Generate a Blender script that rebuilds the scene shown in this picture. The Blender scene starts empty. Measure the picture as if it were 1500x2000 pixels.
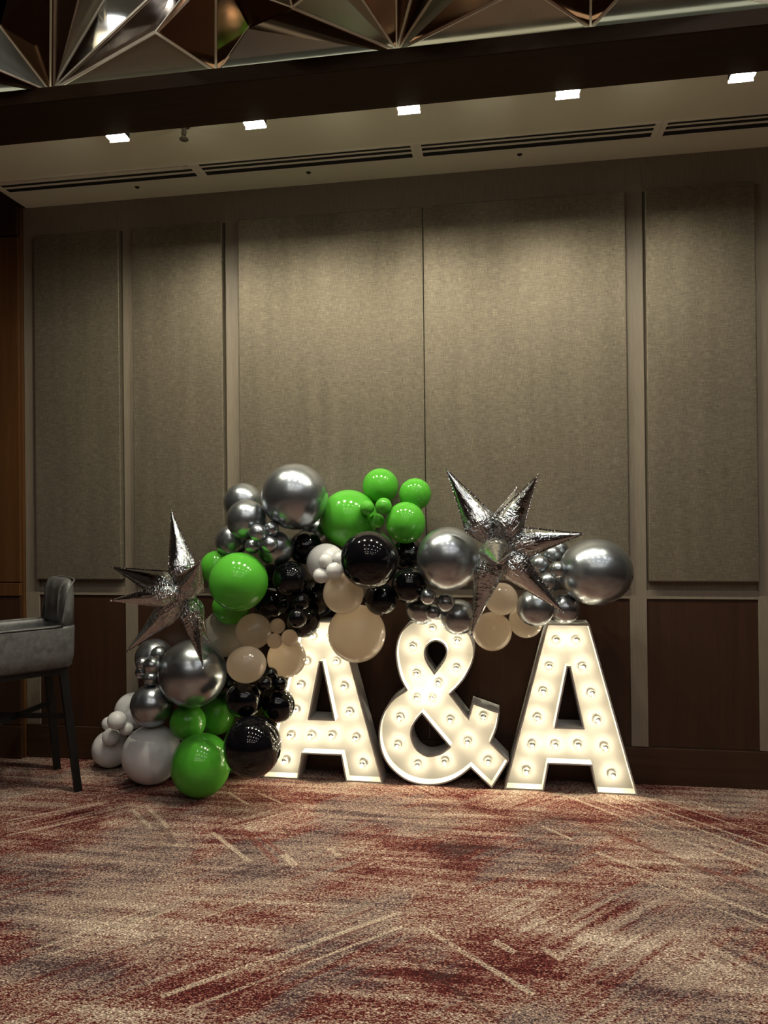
import bpy, bmesh, math, random
from mathutils import Vector, Matrix, noise as mnoise
from mathutils.geometry import tessellate_polygon

C = bpy.context.scene.collection
S = bpy.context.scene
PI = math.pi
random.seed(7)

# ---------------------------------------------------------------- camera
CAM_Z = 1.43
FOC = 1400.0 / 1500.0
cam_data = bpy.data.cameras.new('camera')
cam_data.sensor_fit = 'HORIZONTAL'
cam_data.sensor_width = 36.0
cam_data.lens = 36.0 * FOC
cam_data.clip_start = 0.05
cam = bpy.data.objects.new('camera', cam_data)
C.objects.link(cam)
ROT = (Matrix.Rotation(0.15281556, 3, 'Z') @ Matrix.Rotation(PI / 2 + 0.0049003, 3, 'X')
       @ Matrix.Rotation(-0.01033666, 3, 'Z'))
cam.matrix_world = Matrix.Translation((0, 0, CAM_Z)) @ ROT.to_4x4()
S.camera = cam

def at(px, py, axis, val):
    """point of the photograph on the plane axis = val (metres; x right, y into the room's end wall, z up)"""
    d = ROT @ Vector(((px - 750) / 1400.0, -(py - 1000) / 1400.0, -1.0))
    o = Vector((0, 0, CAM_Z))
    return o + d * ((val - o[axis]) / d[axis])

# ---------------------------------------------------------------- world, exposure, lamp strengths
W = bpy.data.worlds.new('world'); S.world = W; W.use_nodes = True
W.node_tree.nodes['Background'].inputs[0].default_value = (0.9, 0.8, 0.65, 1)
W.node_tree.nodes['Background'].inputs[1].default_value = 0.0
S.view_settings.view_transform = 'Standard'
S.view_settings.look = 'None'
S.view_settings.exposure = 0.0
S.view_settings.gamma = 1.0
S.view_settings.use_curve_mapping = False
S.cycles.max_bounces = 10
S.cycles.transparent_max_bounces = 12
S.cycles.sample_clamp_indirect = 6.0
S.cycles.use_denoising = True
WASHER = (1.0, 0.925, 0.72); WASHER_POWER = 1050.0; WASHER_WATT = 9.5
ROOM = (1.0, 0.97, 0.93); ROOM_POWER = 56.0
GOLD = (1.0, 0.80, 0.50); GOLD_POWER = 18.0; COVE_POWER = 1.6
BULB = (1.0, 0.86, 0.62); BULB_POWER = 285.0

# ---------------------------------------------------------------- node helpers
class N:
    def __init__(s, nt, sock): s.nt, s.s = nt, sock
    def _m(s, op, o=None, o2=None):
        n = s.nt.nodes.new('ShaderNodeMath'); n.operation = op
        s.nt.links.new(s.s, n.inputs[0])
        for i, q in ((1, o), (2, o2)):
            if q is None: continue
            if isinstance(q, N): s.nt.links.new(q.s, n.inputs[i])
            else: n.inputs[i].default_value = q
        return N(s.nt, n.outputs[0])
    def __add__(s, o): return s._m('ADD', o)
    __radd__ = __add__
    def __mul__(s, o): return s._m('MULTIPLY', o)
    __rmul__ = __mul__
    def __sub__(s, o): return s._m('SUBTRACT', o)
    def __rsub__(s, o): return (s * -1.0) + o
    def abs(s): return s._m('ABSOLUTE')
    def lt(s, o): return s._m('LESS_THAN', o)
    def gt(s, o): return s._m('GREATER_THAN', o)
    def mx(s, o): return s._m('MAXIMUM', o)
    def mn(s, o): return s._m('MINIMUM', o)
    def step(s, a, b):
        n = s.nt.nodes.new('ShaderNodeMapRange'); n.interpolation_type = 'SMOOTHSTEP'
        s.nt.links.new(s.s, n.inputs[0]); n.inputs[1].default_value = a; n.inputs[2].default_value = b
        return N(s.nt, n.outputs[0])

def new_mat(name):
    m = bpy.data.materials.new(name); m.use_nodes = True
    nt = m.node_tree
    return m, nt, nt.nodes['Principled BSDF']
def coords(nt, kind='Object'):
    n = nt.nodes.new('ShaderNodeTexCoord'); sp = nt.nodes.new('ShaderNodeSeparateXYZ')
    nt.links.new(n.outputs[kind], sp.inputs[0])
    return [N(nt, sp.outputs[i]) for i in range(3)]
def vec(nt, a, b, c=0.0):
    n = nt.nodes.new('ShaderNodeCombineXYZ')
    for i, q in enumerate((a, b, c)):
        if isinstance(q, N): nt.links.new(q.s, n.inputs[i])
        else: n.inputs[i].default_value = q
    return N(nt, n.outputs[0])
def noise(nt, v, scale=1.0, detail=2.0, rough=0.5, dist=0.0):
    n = nt.nodes.new('ShaderNodeTexNoise'); nt.links.new(v.s, n.inputs['Vector'])
    n.inputs['Scale'].default_value = scale; n.inputs['Detail'].default_value = detail
    n.inputs['Roughness'].default_value = rough; n.inputs['Distortion'].default_value = dist
    return N(nt, n.outputs[0])
def ramp(nt, f, stops, interp='LINEAR'):
    n = nt.nodes.new('ShaderNodeValToRGB'); nt.links.new(f.s, n.inputs[0])
    e = n.color_ramp; e.interpolation = interp
    while len(e.elements) < len(stops): e.elements.new(0.5)
    for el, (p, c) in zip(e.elements, stops): el.position = p; el.color = (*c, 1)
    return N(nt, n.outputs[0])
def mixc(nt, f, a, b, blend='MIX'):
    n = nt.nodes.new('ShaderNodeMix'); n.data_type = 'RGBA'; n.blend_type = blend
    if isinstance(f, N): nt.links.new(f.s, n.inputs[0])
    else: n.inputs[0].default_value = f
    for i, q in ((6, a), (7, b)):
        if isinstance(q, N): nt.links.new(q.s, n.inputs[i])
        else: n.inputs[i].default_value = (*q, 1)
    return N(nt, n.outputs[2])
def bump(nt, b, h, strength, dist):
    n = nt.nodes.new('ShaderNodeBump'); nt.links.new(h.s, n.inputs['Height'])
    n.inputs['Strength'].default_value = strength; n.inputs['Distance'].default_value = dist
    nt.links.new(n.outputs[0], b.inputs['Normal'])
def plain(name, col, rough=0.5, metal=0.0, spec=0.5):
    m, nt, b = new_mat(name)
    b.inputs['Base Color'].default_value = (*col, 1); b.inputs['Roughness'].default_value = rough
    b.inputs['Metallic'].default_value = metal; b.inputs['Specular IOR Level'].default_value = spec
    return m
def emitter(name, col, power):
    m = bpy.data.materials.new(name); m.use_nodes = True; nt = m.node_tree
    nt.nodes.remove(nt.nodes['Principled BSDF'])
    e = nt.nodes.new('ShaderNodeEmission'); e.inputs[0].default_value = (*col, 1); e.inputs[1].default_value = power
    nt.links.new(e.outputs[0], nt.nodes['Material Output'].inputs[0])
    return m

# ---------------------------------------------------------------- materials
def wood_mat(name, dark, light, rough, horizontal=False, spec=0.4):
    m, nt, b = new_mat(name)
    x, y, z = coords(nt)
    a, c = (z, x) if not horizontal else (x, z)
    g = noise(nt, vec(nt, c * 38.0, y * 38.0, a * 1.6), 1.0, 4.0, 0.6, 0.4)
    f = noise(nt, vec(nt, c * 260.0, y * 260.0, a * 9.0), 1.0, 2.0)
    col = ramp(nt, g * 0.7 + f * 0.3, [(0.3, dark), (0.72, light)])
    nt.links.new(col.s, b.inputs['Base Color'])
    b.inputs['Roughness'].default_value = rough; b.inputs['Specular IOR Level'].default_value = spec
    bump(nt, b, f, 0.08, 0.001)
    return m
def fabric_mat():
    m, nt, b = new_mat('metallic linen fabric')
    x, y, z = coords(nt)
    h = noise(nt, vec(nt, x * 26.0, y * 26.0, z * 330.0), 1.0, 2.0, 0.6)
    v = noise(nt, vec(nt, x * 330.0, y * 330.0, z * 26.0), 1.0, 2.0, 0.6)
    big = noise(nt, vec(nt, x * 14.0, y, z * 1.2), 1.0, 2.0)
    slub = noise(nt, vec(nt, x * 50.0, y, z * 40.0), 1.0, 1.0).step(0.70, 0.80)
    t = h * 0.5 + v * 0.5
    col = ramp(nt, t * 0.85 + big * 0.15, [(0.30, (0.088, 0.075, 0.054)), (0.52, (0.175, 0.150, 0.110)), (0.75, (0.34, 0.298, 0.225))])
    col = mixc(nt, slub * 0.35, col, (0.40, 0.35, 0.27))
    nt.links.new(col.s, b.inputs['Base Color'])
    b.inputs['Metallic'].default_value = 0.5
    b.inputs['Roughness'].default_value = 0.47
    b.inputs['Specular IOR Level'].default_value = 0.45
    bump(nt, b, t, 0.35, 0.002)
    return m
def laminate_mat():
    m, nt, b = new_mat('taupe laminate')
    x, y, z = coords(nt)
    f = noise(nt, vec(nt, x * 300.0, y * 300.0, z * 8.0), 1.0, 2.0)
    nt.links.new(ramp(nt, f, [(0.3, (0.165, 0.138, 0.102)), (0.7, (0.215, 0.182, 0.138))]).s, b.inputs['Base Color'])
    b.inputs['Roughness'].default_value = 0.5
    return m

def carpet_mat():
    m, nt, b = new_mat('abstract patterned carpet')
    x, y, z = coords(nt)
    u = (x + y) * 0.70711      # the design's two diagonals
    v = (x - y) * 0.70711
    wob = noise(nt, vec(nt, x * 2.2, y * 2.2), 1.0, 2.0)
    # brush-stroke like streaks: along v on one field, along u on the other, along x in the washes between
    sv = noise(nt, vec(nt, v * 1.7, u * 30.0), 1.0, 4.0, 0.66, 0.3)
    su = noise(nt, vec(nt, u * 1.7, v * 30.0), 1.0, 4.0, 0.66, 0.3)
    sx = noise(nt, vec(nt, x * 1.6, y * 22.0), 1.0, 4.0, 0.7, 0.4)
    field = noise(nt, vec(nt, u * 0.9, v * 0.9, 3.7), 1.0, 1.0)
    f1 = (field + (x * 0.17)).step(0.44, 0.60)
    wash = noise(nt, vec(nt, x * 0.9, y * 1.7, 9.1), 1.0, 2.0).step(0.28, 0.48)
    dia = su * (1.0 - f1) + sv * f1
    st = dia * (1.0 - wash * 0.75) + sx * (wash * 0.75)
    big = noise(nt, vec(nt, x * 1.5 + wob, y * 3.2 + wob, 1.3), 1.0, 3.0, 0.6)
    tuft = noise(nt, vec(nt, x * 120.0, y * 290.0), 1.0, 2.0, 0.75)
    tuft2 = noise(nt, vec(nt, x * 55.0, y * 110.0, 5.0), 1.0, 2.0, 0.6)
    t = (st - 0.5) * 0.72 + (big - 0.5) * 0.52 + 0.468 + (tuft - 0.5) * 0.85 + (tuft2 - 0.5) * 0.55
    red = (0.150, 0.022, 0.022); dred = (0.042, 0.010, 0.010)
    plum = (0.078, 0.050, 0.055); tan = (0.360, 0.245, 0.190); cream = (0.620, 0.510, 0.420); grey = (0.140, 0.112, 0.117)
    ca = ramp(nt, t, [(0.33, dred), (0.435, red), (0.475, (0.20, 0.075, 0.060)), (0.505, tan), (0.56, (0.26, 0.19, 0.152)), (0.66, cream)])
    cb = ramp(nt, t, [(0.30, (0.055, 0.030, 0.025)), (0.41, plum), (0.47, grey), (0.53, tan), (0.62, (0.28, 0.215, 0.175)), (0.72, cream)])
    zone = noise(nt, vec(nt, u * 1.6 + 3.0, v * 1.6, 6.2), 1.0, 2.0, 0.6)
    col = mixc(nt, (zone + (su - 0.5) * 0.5).step(0.47, 0.60), ca, cb)
    # the printed cream, dark and rust bars of the design (x0, y0, x1, y1, width, colour key)
    bars = [(0.30, 3.78, 1.75, 2.36, 0.022, 'c'), (0.40, 3.79, 1.75, 2.44, 0.014, 'c'), (0.55, 3.78, 1.85, 2.42, 0.020, 'c'),
            (0.66, 3.74, 1.90, 2.55, 0.016, 'c'), (0.41, 3.13, 1.10, 2.58, 0.024, 'c'), (0.44, 3.02, 1.05, 2.52, 0.016, 'c'),
            (0.78, 3.76, 1.9, 2.70, 0.010, 'c'), (0.94, 3.75, 1.06, 3.63, 0.016, 'c'), (0.20, 3.36, 0.32, 3.24, 0.02, 'c'),
            (0.10, 3.72, 0.75, 3.08, 0.016, 'r'), (0.52, 3.30, 1.3, 2.62, 0.035, 'r'), (0.60, 3.22, 1.2, 2.62, 0.02, 'd'),
            (-0.36, 2.56, -1.00, 2.02, 0.022, 'c'), (-0.33, 2.48, -0.90, 1.98, 0.015, 'c'), (-0.47, 2.62, -0.80, 2.33, 0.014, 'g'),
            (-1.52, 2.18, -1.25, 2.49, 0.014, 'c'), (-1.46, 2.16, -1.18, 2.47, 0.012, 'c'), (-1.12, 2.36, -0.86, 2.62, 0.012, 'c'),
            (-1.78, 3.30, -1.57, 3.10, 0.022, 'c'), (-1.72, 3.34, -1.50, 3.12, 0.022, 'c'), (-1.48, 3.06, -1.40, 2.97, 0.035, 'd'),
            (-1.27, 2.86, -1.22, 2.80, 0.030, 'd'), (-1.28, 3.10, -1.02, 2.86, 0.022, 'c'), (-1.18, 3.18, -0.90, 2.86, 0.03, 'r'),
            (-1.06, 3.10, -0.80, 2.84, 0.022, 'r'), (-0.98, 3.20, -0.92, 3.12, 0.02, 'd'), (-0.90, 2.94, -0.82, 2.85, 0.035, 'c'),
            (-0.72, 3.02, -0.66, 2.96, 0.03, 'c'), (-0.27, 2.49, 0.10, 2.18, 0.022, 'c'), (0.51, 2.40, 0.57, 2.34, 0.022, 'd'),
            (-0.02, 2.44, 0.05, 2.38, 0.03, 'c'), (0.14, 2.42, 0.20, 2.36, 0.025, 'c'), (-0.30, 2.32, 0.0, 2.05, 0.02, 'd'),
            (-1.23, 3.58, -1.06, 3.46, 0.016, 'c'), (-1.10, 3.58, -0.96, 3.46, 0.018, 'r'), (-1.02, 3.58, -0.90, 3.46, 0.018, 'r'),
            (-1.38, 3.56, -1.22, 3.42, 0.018, 'c'), (-1.20, 2.24, -1.12, 2.31, 0.02, 'd'), (-2.3, 3.1, -1.95, 3.36, 0.016, 'c'),
            (-2.2, 2.95, -1.9, 3.2, 0.014, 'c'), (-0.75, 2.30, -0.45, 2.58, 0.016, 'r'), (-0.68, 2.24, -0.42, 2.50, 0.016, 'r')]
    pal = {'c': (0.60, 0.50, 0.39), 'r': (0.17, 0.035, 0.026), 'd': (0.05, 0.022, 0.017), 'g': (0.30, 0.28, 0.23)}
    edge = (tuft2 - 0.5) * 0.022 + (tuft - 0.5) * 0.02
    masks = {}
    for x0, y0, x1, y1, w, k in bars:
        L = math.hypot(x1 - x0, y1 - y0); dx, dy = (x1 - x0) / L, (y1 - y0) / L
        al = x * dx + y * dy - (x0 * dx + y0 * dy)
        ac = (x * -dy + y * dx - (-x0 * dy + y0 * dx)).abs() + edge
        mk = ac.lt(w * 0.5) * (al - L / 2).abs().lt(L / 2)
        masks[k] = mk if k not in masks else masks[k].mx(mk)
    wear = (tuft * 0.7 + tuft2 * 0.3 + (wob - 0.5) * 0.2).step(0.43, 0.53)
    for k in 'grdc':
        col = mixc(nt, masks[k] * wear * (0.75 if k == 'c' else 0.55), col, pal[k])
    col = mixc(nt, 0.8, col, ramp(nt, tuft, [(0.36, (0.14, 0.11, 0.10)), (0.5, (0.92, 0.92, 0.92)), (0.64, (1.75, 1.7, 1.65))]), 'MULTIPLY')
    nt.links.new(col.s, b.inputs['Base Color'])
    b.inputs['Roughness'].default_value = 0.95; b.inputs['Specular IOR Level'].default_value = 0.08
    bump(nt, b, tuft * 0.7 + tuft2 * 0.6, 0.8, 0.006)
    return m

def chrome_mat():
    m, nt, b = new_mat('chrome latex')
    b.inputs['Base Color'].default_value = (0.385, 0.42, 0.455, 1)
    b.inputs['Metallic'].default_value = 0.94; b.inputs['Roughness'].default_value = 0.27
    b.inputs['Coat Weight'].default_value = 0.25; b.inputs['Coat Roughness'].default_value = 0.08
    return m
def latex_mat(name, col, trans, tcol, rough=0.13):
    m, nt, b = new_mat(name)
    b.inputs['Base Color'].default_value = (*col, 1); b.inputs['Roughness'].default_value = rough; b.inputs['Specular IOR Level'].default_value = 0.42
    if trans > 0:
        t = nt.nodes.new('ShaderNodeBsdfTranslucent'); t.inputs[0].default_value = (*tcol, 1)
        mx = nt.nodes.new('ShaderNodeMixShader'); mx.inputs[0].default_value = trans
        g = nt.nodes.new('ShaderNodeBsdfGlossy'); g.inputs['Roughness'].default_value = rough
        fr = nt.nodes.new('ShaderNodeFresnel'); fr.inputs[0].default_value = 1.5
        m2 = nt.nodes.new('ShaderNodeMixShader'); b.inputs['Specular IOR Level'].default_value = 0.0
        nt.links.new(b.outputs[0], mx.inputs[1]); nt.links.new(t.outputs[0], mx.inputs[2])
        nt.links.new(fr.outputs[0], m2.inputs[0]); nt.links.new(mx.outputs[0], m2.inputs[1]); nt.links.new(g.outputs[0], m2.inputs[2])
        nt.links.new(m2.outputs[0], nt.nodes['Material Output'].inputs[0])
    return m
def foil_mat():
    m, nt, b = new_mat('silver foil')
    x, y, z = coords(nt)
    n1 = noise(nt, vec(nt, x * 55.0, y * 55.0, z * 9.0), 1.0, 3.0, 0.6, 0.8)
    n2 = noise(nt, vec(nt, x * 20.0, y * 20.0, z * 60.0), 1.0, 2.0, 0.6, 0.4)
    nearbase = (1.0 - z.step(0.08, 0.24)) * 0.82 + 0.18
    b.inputs['Base Color'].default_value = (0.60, 0.63, 0.65, 1)
    b.inputs['Metallic'].default_value = 1.0; b.inputs['Roughness'].default_value = 0.07
    bump(nt, b, (n1 * 0.6 + n2 * 0.4) * nearbase, 1.0, 0.028)
    return m
def leather_mat():
    m, nt, b = new_mat('mottled grey leather')
    x, y, z = coords(nt)
    n1 = noise(nt, vec(nt, x, y, z), 24.0, 4.0, 0.65, 0.3); n2 = noise(nt, vec(nt, x, y, z), 400.0, 2.0)
    nt.links.new(ramp(nt, n1, [(0.3, (0.060, 0.060, 0.060)), (0.7, (0.135, 0.135, 0.132))]).s, b.inputs['Base Color'])
    b.inputs['Roughness'].default_value = 0.42
    bump(nt, b, n2 * 0.4 + n1, 0.12, 0.004)
    return m
def mirror_mat(name, col, rough, metal):
    m, nt, b = new_mat(name)
    x, y, z = coords(nt)
    sm = noise(nt, vec(nt, x * 3.0, y * 3.0, z * 5.0), 1.0, 3.0, 0.6)
    b.inputs['Base Color'].default_value = (*col, 1); b.inputs['Metallic'].default_value = metal
    nt.links.new((sm.step(0.4, 0.75) * 0.14 + rough).s, b.inputs['Roughness'])
    return m
def bulb_glass_mat():
    m = bpy.data.materials.new('clear bulb glass'); m.use_nodes = True; nt = m.node_tree
    nt.nodes.remove(nt.nodes['Principled BSDF'])
    t = nt.nodes.new('ShaderNodeBsdfTransparent'); t.inputs[0].default_value = (0.97, 0.96, 0.93, 1)
    g = nt.nodes.new('ShaderNodeBsdfGlossy'); g.inputs['Roughness'].default_value = 0.04
    lw = nt.nodes.new('ShaderNodeLayerWeight'); lw.inputs[0].default_value = 0.35
    mx = nt.nodes.new('ShaderNodeMixShader')
    nt.links.new(lw.outputs['Fresnel'], mx.inputs[0]); nt.links.new(t.outputs[0], mx.inputs[1]); nt.links.new(g.outputs[0], mx.inputs[2])
    nt.links.new(mx.outputs[0], nt.nodes['Material Output'].inputs[0])
    return m

M = dict(
    fabric=fabric_mat(), laminate=laminate_mat(), carpet=carpet_mat(),
    wood=wood_mat('dark stained wood', (0.026, 0.011, 0.005), (0.046, 0.019, 0.009), 0.45),
    wood_h=wood_mat('dark stained wood, grain across', (0.028, 0.012, 0.006), (0.055, 0.025, 0.012), 0.45, True),
    wood_gloss=wood_mat('polished brown wood', (0.060, 0.025, 0.009), (0.110, 0.048, 0.017), 0.30),
    beam=wood_mat('dark beam veneer', (0.026, 0.014, 0.006), (0.042, 0.023, 0.010), 0.6, True, 0.15),
    soffit=plain('off white ceiling paint', (0.82, 0.81, 0.66), 0.8),
    vent=plain('vent white paint', (0.84, 0.81, 0.70), 0.6), black=plain('matt black', (0.006, 0.006, 0.006), 0.6),
    leg=plain('black painted wood', (0.006, 0.006, 0.006), 0.5, 0.0, 0.3),
    dark=plain('grey room ceiling', (0.30, 0.31, 0.33), 0.8),
    steel=plain('dull steel', (0.25, 0.23, 0.2), 0.35, 1.0),
    chrome=chrome_mat(), foil=foil_mat(), leather=leather_mat(),
    green=latex_mat('green latex', (0.088, 0.41, 0.037), 0.16, (0.30, 0.75, 0.06), 0.12),
    black_latex=latex_mat('black latex', (0.003, 0.003, 0.004), 0.0, (0, 0, 0), 0.07),
    white=latex_mat('pearl white latex', (0.82, 0.82, 0.83), 0.28, (0.9, 0.9, 0.88), 0.2),
    cream=latex_mat('blush cream latex', (0.95, 0.78, 0.64), 0.80, (1.0, 0.90, 0.76), 0.16),
    pearl=latex_mat('clear pearl latex', (0.55, 0.52, 0.44), 0.55, (0.9, 0.86, 0.74), 0.2),
    letter=plain('white letter board', (0.29, 0.285, 0.265), 0.6),
    mirror_a=mirror_mat('smoked mirror', (0.34, 0.33, 0.25), 0.14, 0.55), mirror_b=mirror_mat('bronze mirror', (0.22, 0.125, 0.07), 0.07, 0.9),
    mirror_c=mirror_mat('grey mirror', (0.33, 0.355, 0.31), 0.14, 0.55),
    mirror_d=mirror_mat('clear mirror', (0.55, 0.58, 0.58), 0.02, 1.0),
    strip=plain('champagne metal strip', (0.92, 0.87, 0.70), 0.5, 0.15),
    letter_side=plain('white letter side board', (0.56, 0.55, 0.51), 0.6),
    glass=bulb_glass_mat(), socket=plain('grey socket and globe reflection', (0.35, 0.34, 0.31), 0.4),
    filament=emitter('bulb filament', BULB, BULB_POWER), washer=emitter('wall washer lens', WASHER, WASHER_POWER), washer_dim=emitter('dimmed wall washer lens', WASHER, WASHER_POWER * 0.6), cove=emitter('cove strip', WASHER, COVE_POWER), gold=emitter('chandelier globe', GOLD, GOLD_POWER),
    roomlamp=emitter('room downlight lens', ROOM, ROOM_POWER),
)

# ---------------------------------------------------------------- object helpers
def obj(name, me, mat=None, parent=None, **props):
    if isinstance(me, bmesh.types.BMesh):
        bm = me; me = bpy.data.meshes.new(name); bm.to_mesh(me); bm.free()
    if mat is not None and not me.materials: me.materials.append(mat)
    o = bpy.data.objects.new(name, me); C.objects.link(o)
    if parent is not None: o.parent = parent
    for k, q in props.items(): o[k] = q
    return o
def empty(name, loc, label=None, cat=None, group=None, rz=0.0):
    o = bpy.data.objects.new(name, None); C.objects.link(o); o.location = loc; o.rotation_euler = (0, 0, rz)
    o.empty_display_size = 0.1
    tag(o, label, cat, group)
    return o
def tag(o, label=None, cat=None, group=None):
    if label: o['label'] = label
    if cat: o['category'] = cat
    if group: o['group'] = group
    return o
def box_bm(x0, x1, y0, y1, z0, z1, bevel=0.0, bm=None):
    new = bm is None
    if new: bm = bmesh.new()
    vs = [bm.verts.new((x, y, z)) for x in (x0, x1) for y in (y0, y1) for z in (z0, z1)]
    for f in ((0, 1, 3, 2), (4, 6, 7, 5), (0, 4, 5, 1), (2, 3, 7, 6), (0, 2, 6, 4), (1, 5, 7, 3)):
        bm.faces.new([vs[i] for i in f])
    if new:
        bmesh.ops.recalc_face_normals(bm, faces=bm.faces)
        if bevel > 0:
            bmesh.ops.bevel(bm, geom=list(bm.edges), offset=bevel, segments=2, affect='EDGES', profile=0.6)
    return bm
def box(name, dims, mat, parent=None, bevel=0.0, **props):
    return obj(name, box_bm(*dims, bevel=bevel), mat, parent, **props)
def smooth(o, angle=None):
    for p in o.data.polygons: p.use_smooth = True
    return o
def lathe_bm(prof, n=24, bm=None, mat4=None):
    bm = bm or bmesh.new()
    rings = []
    for r, z in prof:
        if r < 1e-6: rings.append([bm.verts.new((0, 0, z))])
        else: rings.append([bm.verts.new((r * math.cos(2 * PI * i / n), r * math.sin(2 * PI * i / n), z)) for i in range(n)])
    for a, b in zip(rings, rings[1:]):
        for i in range(n):
            j = (i + 1) % n
            q = [a[i % len(a)], a[j % len(a)], b[j % len(b)], b[i % len(b)]]
            q = list(dict.fromkeys(q))
            if len(q) > 2: bm.faces.new(q)
    bmesh.ops.recalc_face_normals(bm, faces=bm.faces)
    if mat4 is not None: bmesh.ops.transform(bm, matrix=mat4, verts=bm.verts)
    return bm
def bar_bm(a, b, w, h=None, up=Vector((0, 0, 1)), w2=None):
    """a square bar from a to b, tapering from w to w2"""
    a, b = Vector(a), Vector(b); h = h or w; w2 = w2 or w
    d = (b - a).normalized(); sx = d.cross(up)
    if sx.length < 1e-4: sx = Vector((1, 0, 0))
    sx.normalize(); sy = sx.cross(d).normalized()
    bm = bmesh.new(); vs = []
    for p, k in ((a, 1.0), (b, w2 / w)):
        vs.append([bm.verts.new(p + sx * (i * w * k / 2) + sy * (j * h * k / 2)) for i, j in ((-1, -1), (1, -1), (1, 1), (-1, 1))])
    for i in range(4):
        j = (i + 1) % 4; bm.faces.new((vs[0][i], vs[0][j], vs[1][j], vs[1][i]))
    bm.faces.new(vs[0][::-1]); bm.faces.new(vs[1])
    bmesh.ops.recalc_face_normals(bm, faces=bm.faces)
    return bm
def tube_bm(pts, r, n=8, closed=False):
    bm = bmesh.new(); rings = []; pts = [Vector(p) for p in pts]; m = len(pts)
    for i, p in enumerate(pts):
        d = (pts[min(i + 1, m - 1)] - pts[max(i - 1, 0)]).normalized()
        a = d.cross(Vector((0.13, 0.2, 1))).normalized(); c = a.cross(d).normalized()
        rings.append([bm.verts.new(p + a * r * math.cos(2 * PI * k / n) + c * r * math.sin(2 * PI * k / n)) for k in range(n)])
    for a, b in zip(rings, rings[1:]):
        for k in range(n): bm.faces.new((a[k], a[(k + 1) % n], b[(k + 1) % n], b[k]))
    bm.faces.new(rings[0][::-1]); bm.faces.new(rings[-1])
    bmesh.ops.recalc_face_normals(bm, faces=bm.faces)
    return bm
def dup(root, loc):
    r = root.copy(); C.objects.link(r); r.location = loc
    for ch in list(root.children):
        c = ch.copy(); C.objects.link(c); c.parent = r
        for g in ch.children:
            d = g.copy(); C.objects.link(d); d.parent = c
    return r

# ---------------------------------------------------------------- room shell
WALL_Y = 3.961; SOFFIT_Z = 3.31
XL = -2.797
floor = box('floor', (-5.2, 4.2, -5.2, 4.1, -0.06, 0.0), M['carpet'], kind='structure')
wall = box('wall_back', (XL, 4.2, WALL_Y, 4.1, 0.0, SOFFIT_Z + 0.05), M['laminate'], kind='structure')
FR = 3.946                                        # face of the laminate frame
stiles = [(XL, -2.709), (-2.154, -2.081), (-1.519, -1.438), (0.703, 0.789), (1.340, 1.432), (1.98, 2.07)]
for a, b in stiles: box('stile', (a, b, FR, WALL_Y + 0.01, 0.197, SOFFIT_Z), M['laminate'], wall, 0.0015)
gaps = [(-2.709, -2.154), (-2.081, -1.519), (-1.438, 0.703), (0.789, 1.340), (1.432, 1.98)]
for a, b in gaps:
    box('rail', (a, b, FR + 0.001, WALL_Y + 0.01, 0.976, 1.021), M['laminate'], wall, 0.0015)
    box('top_rail', (a, b, FR + 0.001, WALL_Y + 0.01, 3.128, SOFFIT_Z), M['laminate'], wall)
lower = [(-2.709, -2.154), (-2.081, -1.519), (-1.438, -0.37), (-0.366, 0.703), (0.789, 1.340), (1.432, 1.98)]
for a, b in lower:
    box('wood_panel', (a + 0.002, b - 0.002, FR + 0.008, WALL_Y + 0.01, 0.199, 0.974), M['wood'], wall)
for a, b, g0, g1 in ((-2.709, -2.154, 0.0, 0.009), (-2.081, -1.519, 0.0, 0.009), (-1.438, -0.372, 0.004, 0.001), (-0.372, 0.703, 0.002, 0.005),
                     (0.789, 1.340, 0.008, 0.002), (1.432, 1.98, 0.006, 0.002)):
    box('fabric_panel', (a + g0, b - g1, 3.915, WALL_Y + 0.005, 1.070, 3.128), M['fabric'], wall, 0.006)
box('baseboard_back', (XL, 4.2, 3.942, WALL_Y + 0.01, 0.0, 0.193), M['wood_h'], None, 0.003, kind='structure')

# wood panelling left of the fabric wall
wl = box('wall_left', (-5.2, XL - 0.002, 3.925, 4.1, 0.0, 3.6), M['wood_gloss'], kind='structure')
for z0, z1, y0, mt in ((3.135, 3.31, 3.895, 'wood'), (1.055, 3.125, 3.905, 'wood_gloss'), (0.972, 1.048, 3.898, 'wood_gloss'), (0.20, 0.965, 3.905, 'wood')):
    box('wood_panel', (-3.9, XL - 0.012, y0, 3.93, z0, z1), M[mt], wl, 0.002)
box('baseboard_left', (-5.2, XL - 0.006, 3.899, 3.93, 0.0, 0.195), M['wood_h'], None, 0.003, kind='structure')
# rest of the function room, behind and beside the camera
box('wall_side', (-5.3, -5.2, -5.2, 4.1, 0, 5.2), M['wood'], kind='structure')
box('wall_right', (4.2, 4.3, -5.2, 4.1, 0, 5.2), M['wood'], kind='structure')
box('wall_front', (-5.2, 4.2, -5.3, -5.2, 0, 5.2), M['wood'], kind='structure')

# soffit over the wall, and the wood ceiling that meets it at the left
ceil = box('ceiling', (-2.776, 4.2, 3.0, 4.0, SOFFIT_Z, SOFFIT_Z + 0.06), M['soffit'], kind='structure')
box('trim_1', (-5.2, -2.776, 3.0, 4.0, SOFFIT_Z - 0.002, SOFFIT_Z + 0.06), M['wood'], kind='structure')
# beam
beam = bmesh.new()
box_bm(-5.2, 4.2, 2.795, 3.082, 3.205, 3.252, bm=beam)
box_bm(-5.2, 4.2, 2.97, 3.082, 3.252, 3.70, bm=beam)
bmesh.ops.recalc_face_normals(beam, faces=beam.faces)
bmo = obj('trim_2', beam, M['beam'], kind='structure')
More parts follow.
